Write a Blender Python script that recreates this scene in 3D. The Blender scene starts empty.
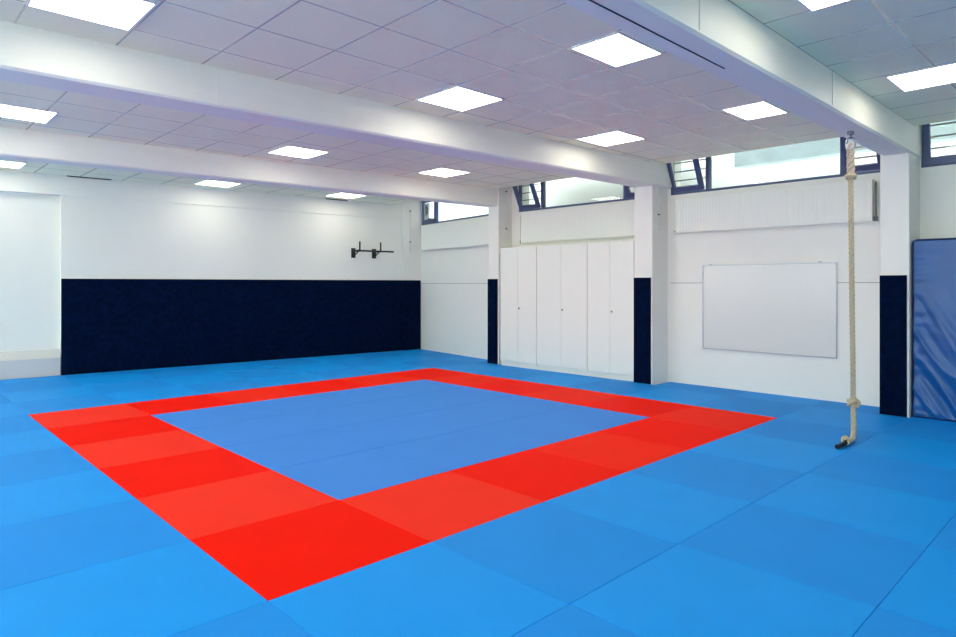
import bpy, bmesh, math, random
from math import sin, cos, pi, radians
from mathutils import Vector, Matrix
random.seed(4)
SC = bpy.context.scene
COL = SC.collection

# ------------------------------------------------------------------ camera, world, exposure
CX, CY, CH, YAW, F, HY = -1.3813, -2.8656, 1.486, 0.7648, 643.1, 284.64
cam_d = bpy.data.cameras.new('camera')
cam_d.sensor_width = 36
cam_d.lens = F * 36 / 956
cam_d.shift_y = (HY - 318.5) / 956
cam_d.clip_start = 0.05
cam = bpy.data.objects.new('camera', cam_d)
COL.objects.link(cam)
cam.location = (CX, CY, CH)
cam.rotation_euler = (pi / 2, 0, -YAW)
SC.camera = cam

W = bpy.data.worlds.new('sky')
SC.world = W
W.use_nodes = True
bg = W.node_tree.nodes['Background']
bg.inputs[0].default_value = (0.97, 0.985, 0.96, 1)
SKY = 11.0
bg.inputs[1].default_value = SKY
PANEL = 10.5
PANEL_COL = (1.0, 0.97, 0.82)
vs = SC.view_settings
vs.view_transform = 'Standard'
vs.look = 'None'
vs.gamma = 1
vs.use_curve_mapping = False
vs.exposure = -0.19
SC.cycles.max_bounces = 14
SC.cycles.diffuse_bounces = 8
SC.cycles.transparent_max_bounces = 12

# ------------------------------------------------------------------ materials
def lin(c):
    return tuple(((v / 255) / 12.92 if v / 255 <= 0.04045 else ((v / 255 + 0.055) / 1.055) ** 2.4) for v in c)

def mat(name, col, rough=0.5, metal=0.0, spec=0.5, noise=None, bump=None, emit=None, srgb=True, stretch=(1, 1, 1)):
    """noise=(scale, amount) colour mottling; bump=(scale, strength, distance)"""
    m = bpy.data.materials.new(name)
    m.use_nodes = True
    nt = m.node_tree
    b = nt.nodes['Principled BSDF']
    c = lin(col) if srgb else col
    b.inputs['Base Color'].default_value = (*c, 1)
    b.inputs['Roughness'].default_value = rough
    b.inputs['Metallic'].default_value = metal
    b.inputs['Specular IOR Level'].default_value = spec
    tc = mp = None
    if noise or bump:
        tc = nt.nodes.new('ShaderNodeNewGeometry')
        mp = nt.nodes.new('ShaderNodeMapping')
        mp.inputs['Scale'].default_value = stretch
        nt.links.new(tc.outputs['Position'], mp.inputs['Vector'])
    if noise:
        n = nt.nodes.new('ShaderNodeTexNoise')
        n.inputs['Scale'].default_value = noise[0]
        n.inputs['Detail'].default_value = 5
        nt.links.new(mp.outputs[0], n.inputs['Vector'])
        r = nt.nodes.new('ShaderNodeMapRange')
        r.inputs['From Min'].default_value = 0.25
        r.inputs['From Max'].default_value = 0.75
        r.inputs['To Min'].default_value = 1 - noise[1]
        r.inputs['To Max'].default_value = 1 + noise[1]
        nt.links.new(n.outputs['Fac'], r.inputs['Value'])
        mx = nt.nodes.new('ShaderNodeVectorMath')
        mx.operation = 'SCALE'
        mx.inputs[0].default_value = c
        nt.links.new(r.outputs[0], mx.inputs['Scale'])
        nt.links.new(mx.outputs[0], b.inputs['Base Color'])
    if bump:
        n2 = nt.nodes.new('ShaderNodeTexNoise')
        n2.inputs['Scale'].default_value = bump[0]
        n2.inputs['Detail'].default_value = 4
        nt.links.new(mp.outputs[0], n2.inputs['Vector'])
        bp = nt.nodes.new('ShaderNodeBump')
        bp.inputs['Strength'].default_value = bump[1]
        bp.inputs['Distance'].default_value = bump[2]
        nt.links.new(n2.outputs['Fac'], bp.inputs['Height'])
        nt.links.new(bp.outputs[0], b.inputs['Normal'])
    if emit:
        b.inputs['Emission Color'].default_value = (*emit[0], 1)
        b.inputs['Emission Strength'].default_value = emit[1]
    return m

M = {}
M['wall'] = mat('white_paint', (238, 236, 226), 0.55, bump=(22, 0.18, 0.004), noise=(1.3, 0.015))
M['concrete'] = mat('painted_concrete', (237, 235, 224), 0.5, bump=(9, 0.35, 0.004), noise=(3, 0.02), stretch=(0.35, 3, 5))
M['groove'] = mat('groove_grey', (120, 122, 128), 0.7)
M['dark'] = mat('dark_slot', (12, 13, 18), 0.8)
M['lintel'] = mat('exterior_lintel', (222, 236, 243), 0.8, noise=(5, 0.12))
M['exterior'] = mat('exterior_render', (160, 163, 160), 0.9, noise=(1.5, 0.03))
M['base'] = mat('blue_vinyl', (42, 126, 198), 0.6)
M['mat_bright_sheen'] = mat('judo_vinyl_blue_bright_sheen', (16, 150, 234), 0.52, spec=0.1, noise=(2.2, 0.03), bump=(420, 0.25, 0.001))  # blue mats: pile sheen by laying direction, painted as two base colours
M['mat_dull_sheen'] = mat('judo_vinyl_blue_dull_sheen', (28, 142, 226), 0.58, spec=0.1, noise=(2.2, 0.03), bump=(420, 0.25, 0.001))  # same blue vinyl, duller sheen painted into the colour
M['mat_inner'] = mat('judo_vinyl_muted_blue', (66, 139, 224), 0.6, spec=0.1, noise=(2.2, 0.025), bump=(420, 0.25, 0.001))
M['mat_red'] = mat('judo_vinyl_red', (253, 26, 6), 0.6, spec=0.02, noise=(2.2, 0.03), bump=(420, 0.25, 0.001))  # red mats: sheen of the pile painted as four reds of one vinyl
M['mat_red_light_sheen'] = mat('judo_vinyl_red_light_sheen', (254, 54, 36), 0.6, spec=0.02, noise=(2.2, 0.03), bump=(420, 0.25, 0.001))
M['mat_red_mid_sheen'] = mat('judo_vinyl_red_mid_sheen', (252, 30, 12), 0.6, spec=0.02, noise=(2.2, 0.03), bump=(420, 0.25, 0.001))
M['mat_red_warm_sheen'] = mat('judo_vinyl_red_warm_sheen', (254, 44, 22), 0.6, spec=0.02, noise=(2.2, 0.03), bump=(420, 0.25, 0.001))
M['bar_grey'] = mat('bar_grey', (150, 152, 150), 0.6)
M['joint'] = mat('joint_grey', (168, 168, 172), 0.7)
M['seam'] = mat('seam_grey', (200, 198, 194), 0.6)
M['ledge'] = mat('ledge_paint', (206, 204, 200), 0.6)
M['pad'] = mat('navy_carpet', (2, 17, 44), 0.95, spec=0.04, noise=(14, 0.45), bump=(160, 0.6, 0.004))
M['cabinet'] = mat('cabinet_white', (237, 237, 226), 0.4)
M['radiator'] = mat('radiator_enamel', (240, 239, 228), 0.4)
M['radiator_side'] = mat('radiator_grey', (120, 122, 126), 0.5)
M['frame'] = mat('blue_window_frame', (66, 80, 118), 0.4)
M['board'] = mat('whiteboard_enamel', (220, 219, 212), 0.22, noise=(2, 0.01))
M['alu'] = mat('aluminium', (178, 180, 186), 0.35, metal=0.7)
M['steel'] = mat('steel', (170, 172, 176), 0.25, metal=1)
M['black'] = mat('black_steel', (9, 9, 11), 0.45)
M['rope'] = mat('hemp_rope', (196, 182, 150), 0.9, noise=(90, 0.18), bump=(260, 0.7, 0.002))
M['rope_splice'] = mat('spliced_rope', (188, 172, 152), 0.9, noise=(60, 0.3), bump=(260, 0.7, 0.002))
M['clear'] = mat('whipping', (205, 205, 210), 0.4)
M['vinyl'] = mat('crash_mat_vinyl', (12, 86, 152), 0.34, spec=0.5, noise=(3, 0.10))
M['piping'] = mat('crash_mat_piping', (22, 36, 88), 0.5)
M['acwhite'] = mat('ac_casing', (225, 226, 222), 0.5)
M['acgrey'] = mat('ac_grille', (150, 147, 142), 0.6)
M['pipe'] = mat('pipe_white', (238, 236, 228), 0.45)
M['clip'] = mat('pipe_clip_grey', (110, 112, 116), 0.5)
M['lightframe'] = mat('light_frame', (225, 225, 228), 0.4)
M['diffuser'] = mat('led_diffuser', (240, 240, 240), 0.5, emit=(PANEL_COL, PANEL))

def glass_mat():
    m = bpy.data.materials.new('window_glass')
    m.use_nodes = True
    nt = m.node_tree
    nt.nodes.clear()
    o = nt.nodes.new('ShaderNodeOutputMaterial')
    mix = nt.nodes.new('ShaderNodeMixShader')
    t = nt.nodes.new('ShaderNodeBsdfTransparent')
    t.inputs[0].default_value = (0.93, 0.97, 0.97, 1)
    g = nt.nodes.new('ShaderNodeBsdfGlossy')
    g.inputs['Roughness'].default_value = 0.02
    lw = nt.nodes.new('ShaderNodeLayerWeight')
    lw.inputs[0].default_value = 0.5
    pw = nt.nodes.new('ShaderNodeMath'); pw.operation = 'POWER'; pw.inputs[1].default_value = 5
    nt.links.new(lw.outputs['Facing'], pw.inputs[0])
    fr = nt.nodes.new('ShaderNodeMath'); fr.operation = 'MULTIPLY_ADD'; fr.inputs[1].default_value = 0.5; fr.inputs[2].default_value = 0.03
    nt.links.new(pw.outputs[0], fr.inputs[0])
    nt.links.new(fr.outputs[0], mix.inputs[0])
    nt.links.new(t.outputs[0], mix.inputs[1])
    nt.links.new(g.outputs[0], mix.inputs[2])
    nt.links.new(mix.outputs[0], o.inputs[0])
    return m
M['glass'] = glass_mat()

def ceiling_mat(name='ceiling_tiles'):
    """white mineral tiles on a 0.62 x 0.62 m grid with slim shiny runners"""
    m = bpy.data.materials.new(name)
    m.use_nodes = True
    nt = m.node_tree
    b = nt.nodes['Principled BSDF']
    geo = nt.nodes.new('ShaderNodeNewGeometry')
    sep = nt.nodes.new('ShaderNodeSeparateXYZ')
    nt.links.new(geo.outputs['Position'], sep.inputs[0])
    def line(axis, off, pitch, w):
        a = nt.nodes.new('ShaderNodeMath'); a.operation = 'ADD'; a.inputs[1].default_value = off + 100 * pitch
        nt.links.new(sep.outputs[axis], a.inputs[0])
        d = nt.nodes.new('ShaderNodeMath'); d.operation = 'MODULO'; d.inputs[1].default_value = pitch
        nt.links.new(a.outputs[0], d.inputs[0])
        c = nt.nodes.new('ShaderNodeMath'); c.operation = 'SUBTRACT'; c.inputs[1].default_value = pitch / 2
        nt.links.new(d.outputs[0], c.inputs[0])
        e = nt.nodes.new('ShaderNodeMath'); e.operation = 'ABSOLUTE'
        nt.links.new(c.outputs[0], e.inputs[0])
        l = nt.nodes.new('ShaderNodeMath'); l.operation = 'GREATER_THAN'; l.inputs[1].default_value = pitch / 2 - w / 2
        nt.links.new(e.outputs[0], l.inputs[0])
        return l
    lx = line('X', 0.0, 0.62, 0.016)
    ly = line('Y', 0.41, 0.62, 0.016)
    mx = nt.nodes.new('ShaderNodeMath'); mx.operation = 'MAXIMUM'
    nt.links.new(lx.outputs[0], mx.inputs[0]); nt.links.new(ly.outputs[0], mx.inputs[1])
    n = nt.nodes.new('ShaderNodeTexNoise'); n.inputs['Scale'].default_value = 60; n.inputs['Detail'].default_value = 4
    nt.links.new(geo.outputs['Position'], n.inputs['Vector'])
    mc = nt.nodes.new('ShaderNodeMix'); mc.data_type = 'RGBA'
    mc.inputs[6].default_value = (*lin((242, 240, 211)), 1)
    mc.inputs[7].default_value = (*lin((216, 214, 198)), 1)
    nt.links.new(mx.outputs[0], mc.inputs[0])
    nt.links.new(mc.outputs[2], b.inputs['Base Color'])
    mr = nt.nodes.new('ShaderNodeMapRange')
    mr.inputs['To Min'].default_value = 0.75; mr.inputs['To Max'].default_value = 0.26
    nt.links.new(mx.outputs[0], mr.inputs['Value'])
    nt.links.new(mr.outputs[0], b.inputs['Roughness'])
    me_ = nt.nodes.new('ShaderNodeMath'); me_.operation = 'MULTIPLY'; me_.inputs[1].default_value = 0.3
    nt.links.new(mx.outputs[0], me_.inputs[0]); nt.links.new(me_.outputs[0], b.inputs['Metallic'])
    iv = nt.nodes.new('ShaderNodeMapRange'); iv.inputs['To Min'].default_value = 0.15; iv.inputs['To Max'].default_value = 0.0
    nt.links.new(mx.outputs[0], iv.inputs['Value'])
    bp = nt.nodes.new('ShaderNodeBump'); nt.links.new(iv.outputs[0], bp.inputs['Strength']); bp.inputs['Distance'].default_value = 0.002
    nt.links.new(n.outputs['Fac'], bp.inputs['Height'])
    nt.links.new(bp.outputs[0], b.inputs['Normal'])
    return m
M['ceiling'] = ceiling_mat()

# ------------------------------------------------------------------ geometry helpers
def box(bm, x0, x1, y0, y1, z0, z1, mi=0):
    if x0 > x1: x0, x1 = x1, x0
    if y0 > y1: y0, y1 = y1, y0
    if z0 > z1: z0, z1 = z1, z0
    v = [bm.verts.new(p) for p in ((x0, y0, z0), (x1, y0, z0), (x1, y1, z0), (x0, y1, z0), (x0, y0, z1), (x1, y0, z1), (x1, y1, z1), (x0, y1, z1))]
    fs = [bm.faces.new([v[i] for i in q]) for q in ((0, 3, 2, 1), (4, 5, 6, 7), (0, 1, 5, 4), (1, 2, 6, 5), (2, 3, 7, 6), (3, 0, 4, 7))]
    for f in fs: f.material_index = mi
    return v

def prism(bm, pts, z0, z1):
    """vertical prism from a counter-clockwise xy outline"""
    lo = [bm.verts.new((p[0], p[1], z0)) for p in pts]
    hi = [bm.verts.new((p[0], p[1], z1)) for p in pts]
    bm.faces.new(lo[::-1]); bm.faces.new(hi)
    n = len(pts)
    for i in range(n):
        bm.faces.new((lo[i], lo[(i + 1) % n], hi[(i + 1) % n], hi[i]))

def extrude_x(bm, pts, x0, x1):
    """prism along x from a yz outline"""
    a = [bm.verts.new((x0, p[0], p[1])) for p in pts]
    b = [bm.verts.new((x1, p[0], p[1])) for p in pts]
    bm.faces.new(a); bm.faces.new(b[::-1])
    n = len(pts)
    for i in range(n):
        bm.faces.new((a[i], b[i], b[(i + 1) % n], a[(i + 1) % n]))

def tube(bm, pts, r, seg=10, caps=True):
    pts = [Vector(p) for p in pts]
    rr = r if isinstance(r, (list, tuple)) else [r] * len(pts)
    rings = []
    up = None
    for i, p in enumerate(pts):
        t = (pts[min(i + 1, len(pts) - 1)] - pts[max(i - 1, 0)]).normalized()
        if up is None:
            up = t.orthogonal().normalized()
        up = (up - t * up.dot(t))
        up = up.normalized() if up.length > 1e-6 else t.orthogonal().normalized()
        s = t.cross(up)
        rings.append([bm.verts.new(p + (up * cos(2 * pi * k / seg) + s * sin(2 * pi * k / seg)) * rr[i]) for k in range(seg)])
    for a, b in zip(rings, rings[1:]):
        for k in range(seg):
            bm.faces.new((a[k], a[(k + 1) % seg], b[(k + 1) % seg], b[k]))
    if caps:
        bm.faces.new(rings[0][::-1]); bm.faces.new(rings[-1])

def torus(bm, c, axis, R, r, n=24, seg=8):
    c = Vector(c); axis = Vector(axis).normalized()
    a = axis.orthogonal().normalized(); b = axis.cross(a)
    rings = []
    for i in range(n):
        t = 2 * pi * i / n
        d = a * cos(t) + b * sin(t)
        rings.append([bm.verts.new(c + d * (R + r * cos(2 * pi * k / seg)) + axis * r * sin(2 * pi * k / seg)) for k in range(seg)])
    for i in range(n):
        p, q = rings[i], rings[(i + 1) % n]
        for k in range(seg):
            bm.faces.new((p[k], p[(k + 1) % seg], q[(k + 1) % seg], q[k]))

def obj(name, bm, m, parent=None, bevel=0, segs=2, smooth=False):
    bmesh.ops.recalc_face_normals(bm, faces=bm.faces)
    me = bpy.data.meshes.new(name)
    bm.to_mesh(me); bm.free()
    for mm in (m if isinstance(m, (list, tuple)) else [m]):
        me.materials.append(mm)
    if smooth:
        for p in me.polygons: p.use_smooth = True
    o = bpy.data.objects.new(name, me)
    COL.objects.link(o)
    if parent: o.parent = parent
    if bevel:
        b = o.modifiers.new('bevel', 'BEVEL')
        b.width = bevel; b.segments = segs; b.limit_method = 'ANGLE'
    return o

def bx(name, m, dims, parent=None, bevel=0):
    bm = bmesh.new()
    box(bm, *dims)
    return obj(name, bm, m, parent, bevel)

def thing(name, label, cat, loc=(0, 0, 0), rz=0, group=None):
    o = bpy.data.objects.new(name, None)
    o.empty_display_size = 0.2
    COL.objects.link(o)
    o.location = loc; o.rotation_euler = (0, 0, rz)
    tag(o, label, cat, group)
    return o

def tag(o, label, cat=None, group=None, kind=None):
    if label: o['label'] = label
    if cat: o['category'] = cat
    if group: o['group'] = group
    if kind: o['kind'] = kind
    return o

def struct(o, label):
    o['kind'] = 'structure'; o['label'] = label
    return o

# ------------------------------------------------------------------ plan constants
ZB, ZC, ZT = 2.96, 3.28, 3.52          # beam underside, ceiling, slab
XW = 7.56                              # window wall
FA = Vector((0.989, 9.469)); FB = Vector((7.95, 8.759))   # far wall line (front of the padding)
FE = (FB - FA).normalized(); FR = math.atan2(FE.y, FE.x)
SL = (FB - FA).length                  # 7.0
BA = Vector((7.95, 8.759)); BB = Vector((7.585, 6.15))    # far bay of the window wall
BE = (BB - BA).normalized(); BL = (BB - BA).length
XL, YBK = -6.0, -6.0                   # left and back walls
DM = 0.035                             # padding thickness

# ------------------------------------------------------------------ room shell
bm = bmesh.new(); box(bm, XL - 0.3, 8.4, YBK - 0.3, 10.8, -0.3, -0.04)
struct(obj('floor', bm, M['base']), 'blue floor under the judo mats')

bm = bmesh.new()
box(bm, XL - 0.3, 7.2, YBK - 0.3, 10.8, ZC, ZC + 0.04)
struct(obj('ceiling', bm, M['ceiling']), 'suspended ceiling of pale square tiles')
bm = bmesh.new()
box(bm, XL - 0.3, 8.25, YBK - 0.3, 10.8, ZT, ZT + 0.2)
box(bm, 7.2, 7.215, YBK, 10.0, ZC, ZT)
struct(obj('ceiling_recess', bm, M['wall']), 'white ceiling recess above the windows')

bm = bmesh.new()
box(bm, XL - 0.3, XL, YBK - 0.3, 10.8, -0.04, 0.9)
box(bm, XL - 0.3, XL, YBK - 0.3, 10.8, 2.9, ZT)
LW = [(-5.0, -1.6), (-0.9, 2.3), (3.0, 5.6), (6.4, 9.4)]  # unseen openings, added to bring neutral daylight onto ceiling and mats
ed = [YBK - 0.3] + [q for w in LW for q in w] + [10.8]
for k in range(0, len(ed), 2): box(bm, XL - 0.3, XL, ed[k], ed[k + 1], 0.9, 2.9)
struct(obj('wall_left', bm, M['wall']), 'white left wall with added unseen tall windows')
struct(bx('wall_back', M['wall'], (XL, 7.86, YBK - 0.3, YBK, -0.04, ZT)), 'white wall behind the camera')

# window wall: sill wall, header and piers beside the columns
WIN = [(5.34, 2.56), (2.19, -0.72), (-1.03, -4.4)]          # y from, y to of each window
ZS, ZH = 2.85, 3.46
bm = bmesh.new()
def wall_solid(bm, y0, y1, z0, z1):
    box(bm, XW, XW + 0.3, y0, y1, z0, z1)
wall_solid(bm, YBK, 5.8, -0.04, ZS)
wall_solid(bm, YBK, 5.8, ZH, ZT)
for y0, y1 in ((5.34, 5.80), (2.19, 2.56), (-1.03, -0.72), (YBK, -4.4)):
    wall_solid(bm, y0, y1, ZS, ZH)
struct(obj('wall_right', bm, M['wall']), 'white wall with high strip windows')
# far bay, in its own frame: x runs from the corner towards the camera, y to the inside
bay_rot = math.atan2(BE.y, BE.x)
bm = bmesh.new()
box(bm, -0.06, BL + 0.355, 0, 0.1, -0.04, ZS)
box(bm, -0.06, BL + 0.355, 0, 0.1, ZH, ZT)
box(bm, -0.06, 0.02, 0, 0.1, ZS, ZH)
o = struct(obj('wall_right_far', bm, M['wall']), 'white window wall in the farthest bay')
o.location = (BA.x, BA.y, 0); o.rotation_euler = (0, 0, bay_rot)

# far wall
bm = bmesh.new()
box(bm, 0, SL, DM, 0.5, -0.04, ZT)
box(bm, 6.51, SL, DM - 0.035, DM, -0.04, ZT)
box(bm, -7.2, 6.51, DM - 0.02, DM, ZB, ZT)
box(bm, -7.2, 0, DM, 0.3, ZB, ZT)
box(bm, -7.2, 0, DM + 0.15, 0.5, -0.04, ZB)
o = struct(obj('wall_far', bm, M['wall']), 'white far wall with shallow recess on the left')
o.location = (FA.x, FA.y, 0); o.rotation_euler = (0, 0, FR)

bm = bmesh.new()
v = [(DM, -0.04), (DM, 0.29), (DM + 0.15, 0.42), (DM + 0.15, -0.04)]
extrude_x(bm, v, -7.2, -0.012)
o = struct(obj('trim_ledge', bm, M['ledge']), 'low grey ledge in the recess of the far wall')
o.location = (FA.x, FA.y, 0); o.rotation_euler = (0, 0, FR)
# columns
COLS = [(7.085, -1.015, -0.728), (7.12, 2.245, 2.554), (7.205, 5.525, 5.8)]
for n, (x, y0, y1) in enumerate(COLS):
    o = bx('column', M['wall'], (x, XW + 0.02, y0, y1, -0.04, ZT), bevel=0.008)
    struct(o, ['white column beside the climbing rope', 'white column between cabinets and whiteboard', 'white column left of the cabinets'][n])

# beams: a chamfered section running from the left wall to its column
def beam(name, y_at0, slope, width, label):
    L = XW - XL + 0.2
    bm = bmesh.new()
    c = 0.018
    pts = [(0, ZB + c), (c, ZB), (width - c, ZB), (width, ZB + c), (width, ZT), (0, ZT)]
    extrude_x(bm, pts, -L, 0)
    o = obj(name, bm, M['concrete'])
    o.location = (XW, y_at0 + slope * XW, 0)
    o.rotation_euler = (0, 0, math.atan(slope))
    struct(o, label)
    return o
beam('beam', -1.025, -0.0015, 0.29, 'nearest white ceiling beam')
beam('beam', 2.49, -0.046, 0.36, 'middle white ceiling beam')
beam('beam', 6.13, -0.080, 0.30, 'farthest white ceiling beam')

# joint lines, slots and shutter seams
tn = [0]
def trim(dims, m, label):
    tn[0] += 1
    return struct(bx('trim_%d' % tn[0], m, dims), label)
trim((XW - 0.004, XW + 0.01, 1.665, 2.2, 1.506, 1.516), M['joint'], 'thin horizontal joint left of whiteboard')
trim((XW - 0.004, XW + 0.01, -0.717, -0.135, 1.506, 1.516), M['joint'], 'thin horizontal joint right of whiteboard')
o = trim((0.0, BL, -0.01, 0.004, 1.506, 1.516), M['joint'], 'thin horizontal joint on far bay wall')
o.location = (BA.x, BA.y, 0); o.rotation_euler = (0, 0, bay_rot + 0.0)
trim((-2.0, 2.87, -0.870, -0.860, ZB - 0.003, ZB + 0.01), M['dark'], 'dark slot in underside of nearest beam')
for s0, s1 in ((0.08, 0.72), (4.65, 5.13)):
    o = trim((s0, s1, -0.03, 0.012, ZC - 0.012, ZC + 0.01), M['dark'], 'dark vent slot along the far ceiling edge')
    o.location = (FA.x, FA.y, 0); o.rotation_euler = (0, 0, FR)
for x, yb, m in ((0.74, 2.49 - 0.046 * 0.74, 'pipe'), (0.37, 6.13 - 0.08 * 0.37, 'pipe'), (2.19, -1.028, 'seam'), (4.49, -1.032, 'seam')):
    trim((x, x + 0.006, yb - 0.004, yb + 0.02, ZB + 0.03, ZC), M[m], 'thin vertical seam on beam face')

# outside the windows
struct(bx('wall_outside', M['exterior'], (9.6, 9.8, -8, 14, 2.2, 4.6)), 'pale wall outside the windows')
struct(bx('ground_outside', M['exterior'], (8.1, 9.6, -8, 14, 2.2, 2.6)), 'pale ground outside the windows')
struct(bx('lintel_outside', M['lintel'], (8.3, 8.5, -3.0, 1.54, 3.29, 3.75)), 'blue grey concrete edge outside the window')

struct(bx('shade_slab_outside', M['exterior'], (7.9, 9.2, 2.6, 6.2, 3.72, 3.85)), 'added unseen slab shading the wall outside the middle window')  # added out of view to darken what the middle window shows

# ------------------------------------------------------------------ windows
def window(num, origin, rot, length, sashes, label):
    """local x along the wall, local +y outwards; sashes = (x0, x1, tilt towards the room)"""
    t = bpy.data.objects.new('window_%d' % num, None)
    COL.objects.link(t)
    t.location = (*origin, 0); t.rotation_euler = (0, 0, rot)
    t['kind'] = 'structure'; t['label'] = label
    f = bmesh.new()
    y0, y1 = 0.0, 0.07
    box(f, 0, length, y0, y1, ZS, ZS + 0.035)
    box(f, 0, length, y0, y1, ZH - 0.05, ZH)
    edges = set()
    for a, b_, tilt in sashes:
        for e in (a, b_):
            if 0.02 < e < length - 0.02: edges.add(e)
    for e in sorted(edges): box(f, e - 0.03, e + 0.03, y0, y1, ZS + 0.035, ZH - 0.05)
    for a, b_, tilt in sashes:
        if a <= 0.02: box(f, 0, 0.02, y0, y1, ZS + 0.035, ZH - 0.05)
    obj('window_frame', f, M['frame'], t)
    xs = 0.0
    g = bmesh.new()
    for a, b_, tilt in sashes:
        if a - xs > 0.1: box(g, xs, a - 0.03, 0.03, 0.036, ZS + 0.03, ZH - 0.05)
        xs = b_ + 0.03
    if length - xs > 0.1: box(g, xs, length, 0.03, 0.036, ZS + 0.03, ZH - 0.05)
    obj('window_pane', g, M['glass'], t)
    for a, b_, tilt in sashes:
        h = ZH - 0.055 - ZS - 0.035
        xa, xb = a + (0.02 if a < 0.02 else 0.035), b_ - (0.06 if num != 4 else 0.035)
        w = 0.07 if num != 4 else 0.022
        s = bmesh.new()
        box(s, xa, xb, 0, 0.045, 0, 0.075)
        box(s, xa, xb, 0, 0.045, h - 0.05, h)
        box(s, xa, xa + w, 0, 0.045, 0.075, h - 0.05)
        box(s, xb - w, xb, 0, 0.045, 0.075, h - 0.05)
        so = obj('window_sash', s, M['frame'], t)
        so.location = (0, 0.0, ZS + 0.036); so.rotation_euler = (tilt, 0, 0)
        gp = bmesh.new()
        box(gp, xa + w, xb - w, 0.02, 0.026, 0.075, h - 0.05)
        obj('sash_pane', gp, M['glass'], so)
        for z in (3.075, 3.21, 3.345) if num != 4 else ():
            obj('window_bar', (lambda q: (box(q, a, b_, 0.085, 0.1, z - 0.008, z + 0.008), q)[1])(bmesh.new()), M['bar_grey'], t)
    return t
TL = 0.45
window(1, (XW, 2.19), -pi / 2, 2.91, [(0, 0.59, TL), (2.385, 2.91, TL)], 'blue framed strip window above whiteboard, small end sashes tilted open')
window(2, (XW, 5.34), -pi / 2, 2.78, [(0, 0.57, TL), (2.33, 2.78, TL)], 'blue framed strip window above the white cabinets, end sash tilted open')
window(3, (XW, -1.03), -pi / 2, 3.37, [(0, 0.75, 0.12)], 'blue framed strip window above the blue crash mat')
for k, (a, b_) in enumerate(LW):  # frames and panes of the added daylight openings, out of view
    f = bmesh.new()
    box(f, XL - 0.12, XL - 0.05, a, b_, 0.9, 0.96); box(f, XL - 0.12, XL - 0.05, a, b_, 2.84, 2.9)
    for y in (a + 0.03, (a + b_) / 2, b_ - 0.03): box(f, XL - 0.12, XL - 0.05, y - 0.03, y + 0.03, 0.96, 2.84)
    wo = struct(obj('window_%d' % (5 + k), f, M['frame']), 'added unseen blue framed window giving daylight from the left wall')
    obj('window_pane', (lambda q: (box(q, XL - 0.09, XL - 0.084, a, b_, 0.95, 2.85), q)[1])(bmesh.new()), M['glass'], wo)
window(4, (BA.x + BE.x * 0.02, BA.y + BE.y * 0.02), bay_rot, 2.9, [(0, 0.60, 0.0)], 'blue framed strip window in the farthest bay')

# ------------------------------------------------------------------ judo mats
def clip(poly, a, b, c):
    """keep a*x + b*y <= c"""
    out = []
    for i, p in enumerate(poly):
        q = poly[(i + 1) % len(poly)]
        dp, dq = a * p[0] + b * p[1] - c, a * q[0] + b * q[1] - c
        if dp <= 0: out.append(p)
        if (dp < 0 < dq) or (dq < 0 < dp):
            t = dp / (dp - dq)
            out.append((p[0] + (q[0] - p[0]) * t, p[1] + (q[1] - p[1]) * t))
    return out

STEPS = [(-9, -4.3, 7.55), (-4.3, -1.02, 7.55), (-1.02, -0.71, 7.08), (-0.71, 2.195, 7.55), (2.195, 2.56, 7.115), (2.56, 5.46, 7.155),
         (5.46, 5.805, 7.20), (5.805, 12, 7.545)]
def right_edge(y0, y1):
    return [(max(a, y0), min(b, y1), x) for a, b, x in STEPS if min(b, y1) - max(a, y0) > 0.004]

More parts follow.
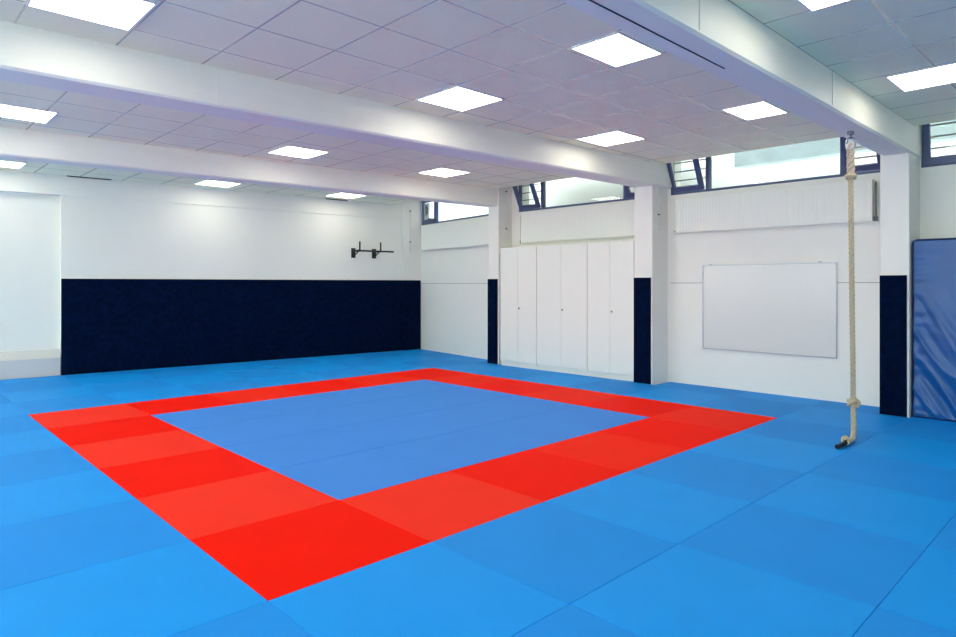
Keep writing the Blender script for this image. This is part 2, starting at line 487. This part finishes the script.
def in_view(x, y):
    dx, dy = x - CX, y - CY
    z = dx * sin(YAW) + dy * cos(YAW)
    if z < 0.3: return False
    u = 478 + F * (dx * cos(YAW) - dy * sin(YAW)) / z
    v = HY + F * CH / z
    return -20 < u < 976 and v < 657
NTH = ['first', 'second', 'third', 'fourth', 'fifth', 'sixth', 'seventh', 'eighth']
NUM = ['one', 'two', 'three', 'four', 'five']
def mat_label(i, j):
    red = 0 <= i <= 5 and 0 <= j <= 5
    if red and 1 <= i <= 4 and 1 <= j <= 4:
        return ('muted blue judo mat inside red square, %s row from near, %s from left' % (NTH[j - 1], NTH[i - 1]),
                'mat_inner', 'muted blue mats inside the red square')
    if red:
        even = (i + j) % 2 == 0
        tone = 'dark-sheen red' if even else 'light-sheen red'
        m = 'mat_red' if even else 'mat_red_light_sheen'
        if i >= 2:  # weaker painted sheen contrast towards the right
            tone = 'mid-sheen red' if even else 'warm-sheen red'
            m = 'mat_red_mid_sheen' if even else 'mat_red_warm_sheen'
        g = 'red mats framing the fighting area'
        corner = {(0, 0): 'nearest', (5, 0): 'right hand', (5, 5): 'farthest', (0, 5): 'left hand'}
        if (i, j) in corner: return tone + ' judo mat forming the %s corner of the red square' % corner[i, j], m, g
        if j == 0: return tone + ' judo mat, number %s of six along the near right edge' % NUM_(i + 1), m, g
        if i == 0: return tone + ' judo mat, number %s of six along left edge, from nearest corner' % NUM_(j + 1), m, g
        if i == 5: return tone + ' judo mat, number %s of six on cabinet side, from right corner' % NUM_(j + 1), m, g
        return tone + ' judo mat, number %s of six along far edge, from left' % NUM_(i + 1), m, g
    even = (i + j) % 2 == 0
    tone, m = ('dull-sheen blue', 'mat_dull_sheen') if even else ('bright-sheen blue', 'mat_bright_sheen')
    g = 'blue mats around the red square'
    if i > 5: col = '%s strip beyond it by windows' % ('first' if i == 6 else 'last')
    elif i < 0: col = '%s strip left of red square' % NTH[-i - 1]
    else: col = 'in line with red mat %s' % NUM_(i + 1)
    if j < 0: row = '%s row before red square' % NTH[-j - 1]
    elif j > 5: row = '%s row behind red square' % NTH[j - 6]
    else: row = 'level with red row %s' % NUM_(j + 1)
    return '%s judo mat, %s, %s' % (tone, row, col), m, g
def NUM_(k): return ['one', 'two', 'three', 'four', 'five', 'six'][k - 1]

gap = 0.0008
wn = Vector((-FE.y, FE.x)); wc = wn.x * FA.x + wn.y * FA.y - 0.004
bn = Vector((BE.y, -BE.x)); 
if bn.x < 0: bn = -bn
bc = bn.x * BA.x + bn.y * BA.y - 0.004
for j in range(-4, 10):
    for i in range(-2, 8):
        vis = any(in_view(i + a / 4, j + b / 4) for a in range(5) for b in range(5))
        if not vis: continue
        g2 = 0.004 if 1 <= i <= 4 and 1 <= j <= 4 else gap * 1.6
        x0, x1, y0, y1 = i + gap, i + 1 - gap, j + g2, j + 1 - g2
        if i < 7:
            poly = [(x0, y0), (x1, y0), (x1, y1), (x0, y1)]
            poly = [poly]
        else:
            right = []
            for a, b_, x in right_edge(y0, y1):
                right += [(x, a), (x, b_)]
            if j >= 5: right = [(7.95, y0), (7.95, y1)] if j > 5 else right
            poly = [[(x0, y0)] + right + [(x0, y1)]]
        p = poly[0]
        if j >= 8: p = clip(p, wn.x, wn.y, wc)
        if i == 7 and j >= 6: p = clip(p, bn.x, bn.y, bc)
        if len(p) < 3: continue
        xs = [q[0] for q in p]; ys = [q[1] for q in p]
        if max(xs) - min(xs) < 0.03 or max(ys) - min(ys) < 0.03: continue
        cx, cy = (min(xs) + max(xs)) / 2, (min(ys) + max(ys)) / 2
        bm = bmesh.new()
        prism(bm, [(q[0] - cx, q[1] - cy) for q in p], -0.04, 0)
        lab, m, g = mat_label(i, j)
        o = obj('judo_mat', bm, M[m], bevel=0.002, segs=2)
        o.location = (cx, cy, 0)
        tag(o, lab, 'mat', g)

# ------------------------------------------------------------------ wall padding
bm = bmesh.new()
box(bm, 0, 6.50, 0, DM, 0.0, 1.585)
box(bm, 6.50, SL - 0.03, -0.035, 0.0, 0.0, 1.585)
box(bm, 6.50, 6.509, 0, DM, 0.0, 1.585)
o = obj('wall_padding', bm, M['pad'], bevel=0.004)
o.location = (FA.x, FA.y, 0); o.rotation_euler = (0, 0, FR)
tag(o, 'long navy carpeted padding covering the lower far wall', 'wall padding')
for (x, y0, y1), lab in zip(COLS, ('navy padding strip on the column beside the blue crash mat', 'navy padding strip on the column right of the cabinets', 'navy padding strip on the column left of the cabinets')):
    o = bx('column_padding', M['pad'], (x - 0.022, x, y0 + 0.022, y1, 0.001, 1.592), bevel=0.004)
    tag(o, lab, 'column padding', 'navy strips on the columns')

# ------------------------------------------------------------------ cabinets
def cabinet(y0, y1, label):
    t = thing('cabinet', label, 'cabinet', (7.18, (y0 + y1) / 2, -0.04), 0, 'tall white cabinets between the columns')
    w = y1 - y0
    h = 2.20
    b = bmesh.new()
    box(b, 0.0, 0.36, -w / 2 + 0.001, w / 2 - 0.001, 0.115, h)
    obj('body', b, M['cabinet'], t, bevel=0.002)
    b = bmesh.new(); box(b, 0.012, 0.34, -w / 2 + 0.001, w / 2 - 0.001, 0.0, 0.113)
    obj('plinth', b, M['cabinet'], t, bevel=0.002)
    for s in (-1, 1):
        d = bmesh.new()
        a, c = (-w / 2 + 0.005, -0.0025) if s < 0 else (0.0025, w / 2 - 0.005)
        box(d, -0.020, -0.002, a, c, 0.13, h - 0.003)
        do = obj('door', d, M['cabinet'], t, bevel=0.002)
        if s < 0:
            l = bmesh.new()
            tube(l, [(-0.020, -0.035, 1.10), (-0.034, -0.035, 1.10)], 0.014, 14)
            box(l, -0.037, -0.034, -0.038, -0.032, 1.09, 1.11)
            lo = obj('lock', l, M['steel'], do)
            lo['label'] = 'small round metal lock'
    return t
cabinet(4.555, 5.44, 'tall white two door cabinet, leftmost of three, beside the left column')
cabinet(3.465, 4.553, 'tall white two door cabinet, widest, in the middle of three')
cabinet(2.585, 3.463, 'tall white two door cabinet, rightmost of three, beside the padded column')

# ------------------------------------------------------------------ radiators (hung high under the windows)
def radiator(origin, rot, length, z0, z1, label, valve_right=True, pipes=True):
    t = thing('radiator', label, 'radiator', (*origin, z0), rot, 'wall radiators below the windows')
    h = z1 - z0
    b = bmesh.new()
    box(b, 0.012, length - 0.012, -0.098, -0.09, 0.0, h)
    n = int(length / 0.046)
    pitch = (length - 0.024) / n
    for k in range(n):
        x = 0.012 + (k + 0.5) * pitch
        pts = [(x - pitch * 0.46, -0.098), (x - pitch * 0.38, -0.101), (x + pitch * 0.38, -0.101), (x + pitch * 0.46, -0.098)]
        lo = [b.verts.new((p[0], p[1], 0.02)) for p in pts]
        hi = [b.verts.new((p[0], p[1], h - 0.02)) for p in pts]
        for q in range(3): b.faces.new((lo[q], lo[q + 1], hi[q + 1], hi[q]))
        b.faces.new(lo[::-1]); b.faces.new(hi)
    obj('front_panel', b, M['radiator'], t)
    b = bmesh.new(); box(b, 0.0, 0.011, -0.104, -0.02, 0.0, h); obj('side_panel', b, M['radiator'], t, bevel=0.002)
    b = bmesh.new(); box(b, length - 0.011, length, -0.104, -0.02, 0.0, h); obj('side_panel', b, M['radiator'], t, bevel=0.002)
    b = bmesh.new(); box(b, 0.012, length - 0.012, -0.09, -0.02, h - 0.012, h)
    for k in range(int(length / 0.03)):
        x = 0.03 + k * 0.03
        box(b, x, x + 0.012, -0.085, -0.025, h, h + 0.002)
    obj('top_grille', b, M['radiator'], t)
    b = bmesh.new(); box(b, 0.012, length - 0.012, -0.03, -0.02, 0.02, h - 0.013)
    for x in (0.3, length - 0.3): box(b, x - 0.03, x + 0.03, -0.02, -0.001, 0.05, h - 0.05)
    obj('back_panel', b, M['radiator'], t)
    if not pipes: return t
    x = length + 0.03 if valve_right else -0.03
    b = bmesh.new()
    tube(b, [(x, -0.06, 0.0), (x, -0.06, h - 0.03)], 0.012, 10)
    tube(b, [(x - 0.03 if valve_right else x + 0.03, -0.06, 0.04), (x, -0.06, 0.04)], 0.010, 8)
    obj('supply_pipe', b, M['radiator_side'], t, smooth=True)
    b = bmesh.new()
    tube(b, [(x, -0.06, 0.0), (x, -0.06, 0.05)], 0.022, 12)
    obj('valve', b, M['clip'], t, smooth=True)
    b = bmesh.new()
    xl = -0.02 if valve_right else length + 0.02
    tube(b, [(xl + (0.02 if valve_right else -0.02), -0.06, 0.03), (xl - (0.012 if valve_right else -0.012), -0.06, 0.03)], 0.014, 10)
    obj('vent_plug', b, M['clip'], t, smooth=True)
radiator((XW, 2.06), -pi / 2, 2.61, 2.262, 2.765, 'long white ribbed radiator above the whiteboard')
radiator((XW, 5.20), -pi / 2, 2.60, 2.262, 2.81, 'long white ribbed radiator above the white cabinets', False)
radiator((BA.x + BE.x * 0.2, BA.y + BE.y * 0.2), bay_rot, 2.62, 2.262, 2.82, 'white ribbed radiator in the farthest bay beside the corner', False, False)

# ------------------------------------------------------------------ whiteboard
t = thing('whiteboard', 'large blank whiteboard with slim metal frame on the window wall', 'whiteboard', (XW, 0.765, 0.55))
b = bmesh.new(); box(b, -0.022, -0.004, -0.887, 0.887, 0.012, 1.208); obj('writing_surface', b, M['board'], t)
b = bmesh.new()
box(b, -0.03, -0.002, -0.9, -0.888, 0, 1.22); box(b, -0.03, -0.002, 0.888, 0.9, 0, 1.22)
box(b, -0.03, -0.002, -0.888, 0.888, 1.209, 1.22); box(b, -0.03, -0.002, -0.888, 0.888, 0, 0.011)
obj('frame', b, M['alu'], t, bevel=0.002)
for y in (-0.7, 0.78):
    b = bmesh.new(); box(b, -0.034, -0.001, y - 0.02, y + 0.02, 1.221, 1.236); obj('bracket', b, M['alu'], t, bevel=0.002)

# ------------------------------------------------------------------ climbing rope
t = thing('climbing_rope', 'thick knotted climbing rope hanging from beam down to the floor', 'rope', (5.50, -0.88, 0))
def strands(bm, path, R, r, twist, seg=8, n=3, step=0.012):
    """laid rope: n strands wound round a smooth path"""
    P = [Vector(p) for p in path]
    pts = []
    for a in range(len(P) - 1):
        p0, p1, p2, p3 = P[max(a - 1, 0)], P[a], P[a + 1], P[min(a + 2, len(P) - 1)]
        m = max(2, int((p2 - p1).length / step))
        for k in range(m):
            s = k / m
            pts.append(0.5 * ((2 * p1) + (p2 - p0) * s + (2 * p0 - 5 * p1 + 4 * p2 - p3) * s * s + (3 * p1 - p0 - 3 * p2 + p3) * s ** 3))
    pts.append(P[-1])
    up = None
    fr = []
    dist = 0
    for k, p in enumerate(pts):
        tg = (pts[min(k + 1, len(pts) - 1)] - pts[max(k - 1, 0)]).normalized()
        if up is None: up = tg.orthogonal().normalized()
        up = (up - tg * up.dot(tg)).normalized()
        if k: dist += (p - pts[k - 1]).length
        fr.append((p, up.copy(), tg.cross(up), dist))
    for q in range(n):
        ph = 2 * pi * q / n
        tube(bm, [p + (u * cos(ph + d / twist * 2 * pi) + s * sin(ph + d / twist * 2 * pi)) * R for p, u, s, d in fr], r, seg)
# shackle at the beam
b = bmesh.new()
tube(b, [(0, 0, 2.96), (0, 0, 2.93)], 0.03, 14)
tube(b, [(-0.014, 0, 2.93), (-0.014, 0, 2.905), (0, 0, 2.893), (0.014, 0, 2.905), (0.014, 0, 2.93)], 0.006, 8)
obj('ceiling_hook', b, M['steel'], t, smooth=True)
b = bmesh.new()
sh = [(0, 0.0, 2.905), (0.0, 0.03, 2.89), (0.0, 0.042, 2.85), (0, 0.036, 2.80), (0, 0.0, 2.78), (0, -0.036, 2.80), (0, -0.042, 2.85), (0, -0.03, 2.89), (0, 0, 2.905)]
tube(b, sh, 0.008, 10)
obj('shackle', b, M['steel'], t, smooth=True)
b = bmesh.new()
strands(b, [(0.0, 0.0, 2.84), (0.002, 0, 2.75), (0.006, 0, 2.6), (0.008, 0, 2.52)], 0.017, 0.020, 0.16)
obj('splice', b, M['rope_splice'], t, smooth=True)['label'] = 'thicker brownish spliced rope end'
b = bmesh.new()
tube(b, [(0.0, 0.0, 2.865), (0.0, 0, 2.82), (0.002, 0, 2.79)], [0.020, 0.034, 0.034], 14)
obj('whipping', b, M['clear'], t, smooth=True)
b = bmesh.new()
torus(b, (0.008, 0, 2.535), (0, 0, 1), 0.040, 0.016, 20, 8)
torus(b, (0.008, 0, 2.515), (0.1, 0, 1), 0.034, 0.014, 20, 8)
obj('collar', b, M['rope'], t, smooth=True)
b = bmesh.new()
main = [(0.008, 0, 2.53), (0.02, 0, 2.0), (0.045, 0, 1.3), (0.065, 0, 0.8), (0.08, 0, 0.35), (0.072, -0.005, 0.2), (0.025, -0.02, 0.09), (-0.08, -0.045, 0.036), (-0.20, -0.06, 0.031), (-0.33, -0.06, 0.031)]
strands(b, main, 0.0125, 0.0128, 0.13)
obj('rope_strands', b, M['rope'], t, smooth=True)
def knot(bm, c, axis, s=1.0):
    c = Vector(c); ax = Vector(axis).normalized()
    a = ax.orthogonal().normalized(); d = ax.cross(a)
    pts = []
    for k in range(61):                     # trefoil-like overhand wrap
        th = 2 * pi * k / 60
        rr = (0.034 + 0.012 * cos(3 * th)) * s
        pts.append(c + a * rr * cos(2 * th) + d * rr * sin(2 * th) + ax * 0.024 * s * sin(3 * th))
    tube(bm, pts, 0.0165 * s, 8)
b = bmesh.new(); knot(b, (0.078, 0, 0.335), (0, 0, 1), 1.05); obj('knot', b, M['rope'], t, smooth=True)
b = bmesh.new(); knot(b, (-0.33, -0.06, 0.048), (1, 0.05, 0.1), 0.75); obj('knot', b, M['rope'], t, smooth=True)
b = bmesh.new(); tube(b, [(-0.33, -0.06, 0.032), (-0.43, -0.055, 0.028), (-0.53, -0.045, 0.023)], [0.021, 0.022, 0.022], 14)
obj('tape_end', b, M['black'], t, smooth=False)['label'] = 'black taped rope end'

# ------------------------------------------------------------------ pull-up bar on the far wall
t = thing('pull_up_bar', 'black wall mounted pull-up bar above the far navy padding', 'pull-up bar', (FA.x + FE.x * 5.54, FA.y + FE.y * 5.54, 0), FR)
for s in (-0.25, 0.25):
    b = bmesh.new(); box(b, s - 0.05, s + 0.05, 0.022, DM - 0.002, 2.06, 2.27); pl = obj('wall_plate', b, M['black'], t, bevel=0.004)
    b = bmesh.new()
    box(b, s - 0.02, s + 0.02, -0.27, 0.026, 2.185, 2.225)
    tube(b, [(s, 0.026, 2.085), (s, -0.2, 2.19)], 0.012, 8)
    obj('arm', b, M['black'], t)
    b = bmesh.new()
    tube(b, [(s + 0.01, -0.25, 2.20), (s + 0.01, -0.25, 2.40)], 0.017, 10)
    obj('handle', b, M['black'], t)
b = bmesh.new(); tube(b, [(-0.33, -0.25, 2.205), (0.58, -0.25, 2.205)], 0.018, 12)
obj('bar', b, M['black'], t)

# ------------------------------------------------------------------ crash mat
def crash_mat():
    t = thing('crash_mat', 'large wrinkled blue vinyl crash mat standing against the wall by the column', 'crash mat', (7.15, -1.036, 0))
    L, H, D = 3.0, 1.985, 0.39
    bm = bmesh.new()
    ny, nz = 150, 110
    import mathutils
    def disp(y, z):
        n = mathutils.noise
        low = max(0.0, min(1.0, (1.45 - z) / 0.5))
        # diagonal folds falling away from the upper left corner
        d = z + 1.75 * y
        e = (y - 1.75 * z) / 2.0
        wv = n.noise(Vector((d * 3.6, e * 0.9, 1.7)))
        w2 = n.noise(Vector((d * 8.0, e * 1.6, 5.2)))
        rid = abs(wv)
        edge = min(1, z / 0.06, (H - z) / 0.06, max(0, L - y) / 0.06, 0.3 + y / 0.05)
        tight = math.exp(-y / 0.10) * 0.006 * sin(z * 42 + 4 * n.noise(Vector((z * 3, 0, 0))))
        bulge = 0.020 * sin(pi * min(1, z / H)) * min(1, y / 0.5)
        return (bulge + low * (0.060 * (0.35 - rid) + 0.014 * w2) + 0.006 * wv + tight) * max(0, edge)
    grid = []
    for a in range(ny + 1):
        y = L * (a / ny) ** 1.5
        col = []
        for c in range(nz + 1):
            z = H * c / nz
            col.append(bm.verts.new((-disp(y, z), -y, z)))
        grid.append(col)
    for a in range(ny):
        for c in range(nz):
            bm.faces.new((grid[a][c], grid[a][c + 1], grid[a + 1][c + 1], grid[a + 1][c]))
    # back and sides
    B = [bm.verts.new((D, 0, 0)), bm.verts.new((D, 0, H)), bm.verts.new((D, -L, H)), bm.verts.new((D, -L, 0))]
    bm.faces.new(B)
    bm.faces.new([grid[0][c] for c in range(nz + 1)] + [B[1], B[0]])
    bm.faces.new([grid[ny][c] for c in range(nz + 1)] + [B[2], B[3]])
    bm.faces.new([grid[a][0] for a in range(ny + 1)] + [B[3], B[0]])
    bm.faces.new([grid[a][nz] for a in range(ny + 1)] + [B[2], B[1]])
    obj('cover', bm, M['vinyl'], t, smooth=True)
    b = bmesh.new()
    r = 0.009
    tube(b, [(0.0, -0.002, 0.012), (0, -0.002, H - 0.03), (0.0, -0.03, H), (0, -L + 0.01, H)], r, 8)
    tube(b, [(0.0, -0.002, 0.012), (0.0, -L + 0.01, 0.012)], r, 8)
    obj('piping', b, M['piping'], t, smooth=True)
crash_mat()

# ------------------------------------------------------------------ pipes with clips beside the columns
def pipe(loc, rz, label):
    t = thing('wall_pipe', label, 'pipe', loc, rz)
    b = bmesh.new(); tube(b, [(0, -0.011, 0), (0, -0.011, 0.98)], 0.009, 10); obj('tube', b, M['pipe'], t, smooth=True)
    for z in (0.24, 0.94):
        b = bmesh.new()
        box(b, -0.016, 0.016, -0.026, -0.0005, z - 0.012, z + 0.012)
        obj('clip', b, M['clip'], t, bevel=0.003)
pipe((7.28, 2.245, 2.30), 0, 'thin white vertical pipe with two clips on the middle column')
pipe((7.40, 5.525, 2.30), 0, 'thin white vertical pipe with two clips on the column left of cabinets')
pipe((FA.x + FE.x * 6.7, FA.y + FE.y * 6.7, 2.22), FR, 'thin white vertical pipe with two clips in the far corner')

# ------------------------------------------------------------------ air conditioner outside the farthest window
t = thing('air_conditioner', 'small white outdoor air conditioning unit behind the farthest window', 'air conditioner', (8.07, 8.76, 2.99))
b = bmesh.new(); box(b, 0, 0.2, -0.14, 0.22, 0.03, 0.38); obj('casing', b, M['acwhite'], t, bevel=0.012)
b = bmesh.new()
for R in (0.12, 0.095, 0.07, 0.045, 0.02): torus(b, (-0.006, -0.01, 0.215), (1, 0, 0), R, 0.006, 24, 6)
for k in range(8):
    a = k * pi / 4
    tube(b, [(-0.006, -0.01 + 0.02 * cos(a), 0.215 + 0.02 * sin(a)), (-0.006, -0.01 + 0.12 * cos(a), 0.215 + 0.12 * sin(a))], 0.004, 6)
tube(b, [(-0.002, -0.01, 0.215), (0.004, -0.01, 0.215)], 0.118, 24)
obj('fan_grille', b, M['acgrey'], t)
for y in (-0.1, 0.18):
    b = bmesh.new(); box(b, 0.02, 0.18, y - 0.02, y + 0.02, 0.0, 0.03); obj('foot', b, M['black'], t)
o = bx('shadow_support', M['black'], (8.08, 8.26, 8.63, 8.97, 2.6, 2.99))  # black block stands in for the shadow beneath the unit
tag(o, 'black support block painting the shadow under the outdoor air conditioning unit', 'bracket')

# ------------------------------------------------------------------ ceiling lights
def ceiling_light(x, y, label, proto=[None]):
    if proto[0] is None:
        t = thing('ceiling_light', label, 'ceiling light', (x, y, ZC), 0, 'square ceiling light panels')
        b = bmesh.new()
        w = 0.302; i = 0.288
        box(b, -w, w, -w, -i, -0.012, 0); box(b, -w, w, i, w, -0.012, 0)
        box(b, -w, -i, -i, i, -0.012, 0); box(b, i, w, -i, i, -0.012, 0)
        obj('light_frame', b, M['lightframe'], t)
        b = bmesh.new(); box(b, -i, i, -i, i, -0.009, -0.002); obj('diffuser', b, M['diffuser'], t)
        proto[0] = t
        return t
    r = proto[0].copy(); COL.objects.link(r)
    for ch in proto[0].children:
        c = ch.copy(); COL.objects.link(c); c.parent = r
    r.location = (x, y, ZC); r['label'] = label
    if -0.1 < y < 0: r.scale = (1, 0.71, 1)
    return r
LIGHTS = [
    (2.79, 1.73, 'square lit ceiling panel near picture centre, before the middle beam'),
    (5.25, 1.69, 'square lit ceiling panel before middle beam, nearest the whiteboard column'),
    (-0.32, 1.80, 'large square lit ceiling panel at the upper left corner of the picture'),
    (2.79, -0.055, 'square lit ceiling panel just beyond nearest beam, partly cut by the beam'),
    (5.26, -0.065, 'square lit ceiling panel touching nearest beam, close to the rope and window'),
    (-0.32, -0.13, 'lit ceiling panel behind the nearest beam, outside the picture'),
    (5.28, -1.60, 'square lit ceiling panel at upper right, near the crash mat window'),
    (2.80, -1.64, 'square lit ceiling panel cut by top edge, right of the nearest beam'),
    (2.88, 5.08, 'square lit ceiling panel between middle and farthest beams, centre left'),
    (5.33, 4.91, 'square lit ceiling panel between middle and farthest beams, nearest the cabinets'),
    (-0.20, 5.28, 'square lit ceiling panel between the two far beams at left picture edge'),
    (0.08, 8.86, 'square lit ceiling panel at left picture edge beyond the farthest beam'),
    (3.18, 8.54, 'square lit ceiling panel beyond farthest beam, above the middle of far wall'),
    (5.64, 8.28, 'square lit ceiling panel beyond farthest beam, above the pull-up bar'),
    (2.80, 3.20, 'lit ceiling panel hidden behind the middle beam, centre'),
    (5.28, 3.10, 'lit ceiling panel hidden behind the middle beam, cabinet side'),
    (-0.26, 3.40, 'lit ceiling panel hidden behind the middle beam, left'),
    (3.00, 6.80, 'lit ceiling panel hidden behind the farthest beam, centre'),
    (5.50, 6.60, 'lit ceiling panel hidden behind the farthest beam, cabinet side'),
    (0.00, 7.00, 'lit ceiling panel hidden behind the farthest beam, left'),
    (-3.2, 1.80, 'lit ceiling panel left of the picture, before the middle beam'),
    (-3.2, 5.30, 'lit ceiling panel left of the picture, between far beams'),
    (-3.0, 8.90, 'lit ceiling panel left of the picture, by the far wall'),
    (-3.2, -1.70, 'lit ceiling panel left of the camera'),
    (-0.3, -1.70, 'lit ceiling panel above the camera'),
    (2.80, -4.2, 'lit ceiling panel behind the camera, centre'),
    (5.30, -4.2, 'lit ceiling panel behind the camera, window side'),
    (-0.3, -4.2, 'lit ceiling panel behind the camera, left'),
]
for x, y, lab in LIGHTS: ceiling_light(x, y, lab)
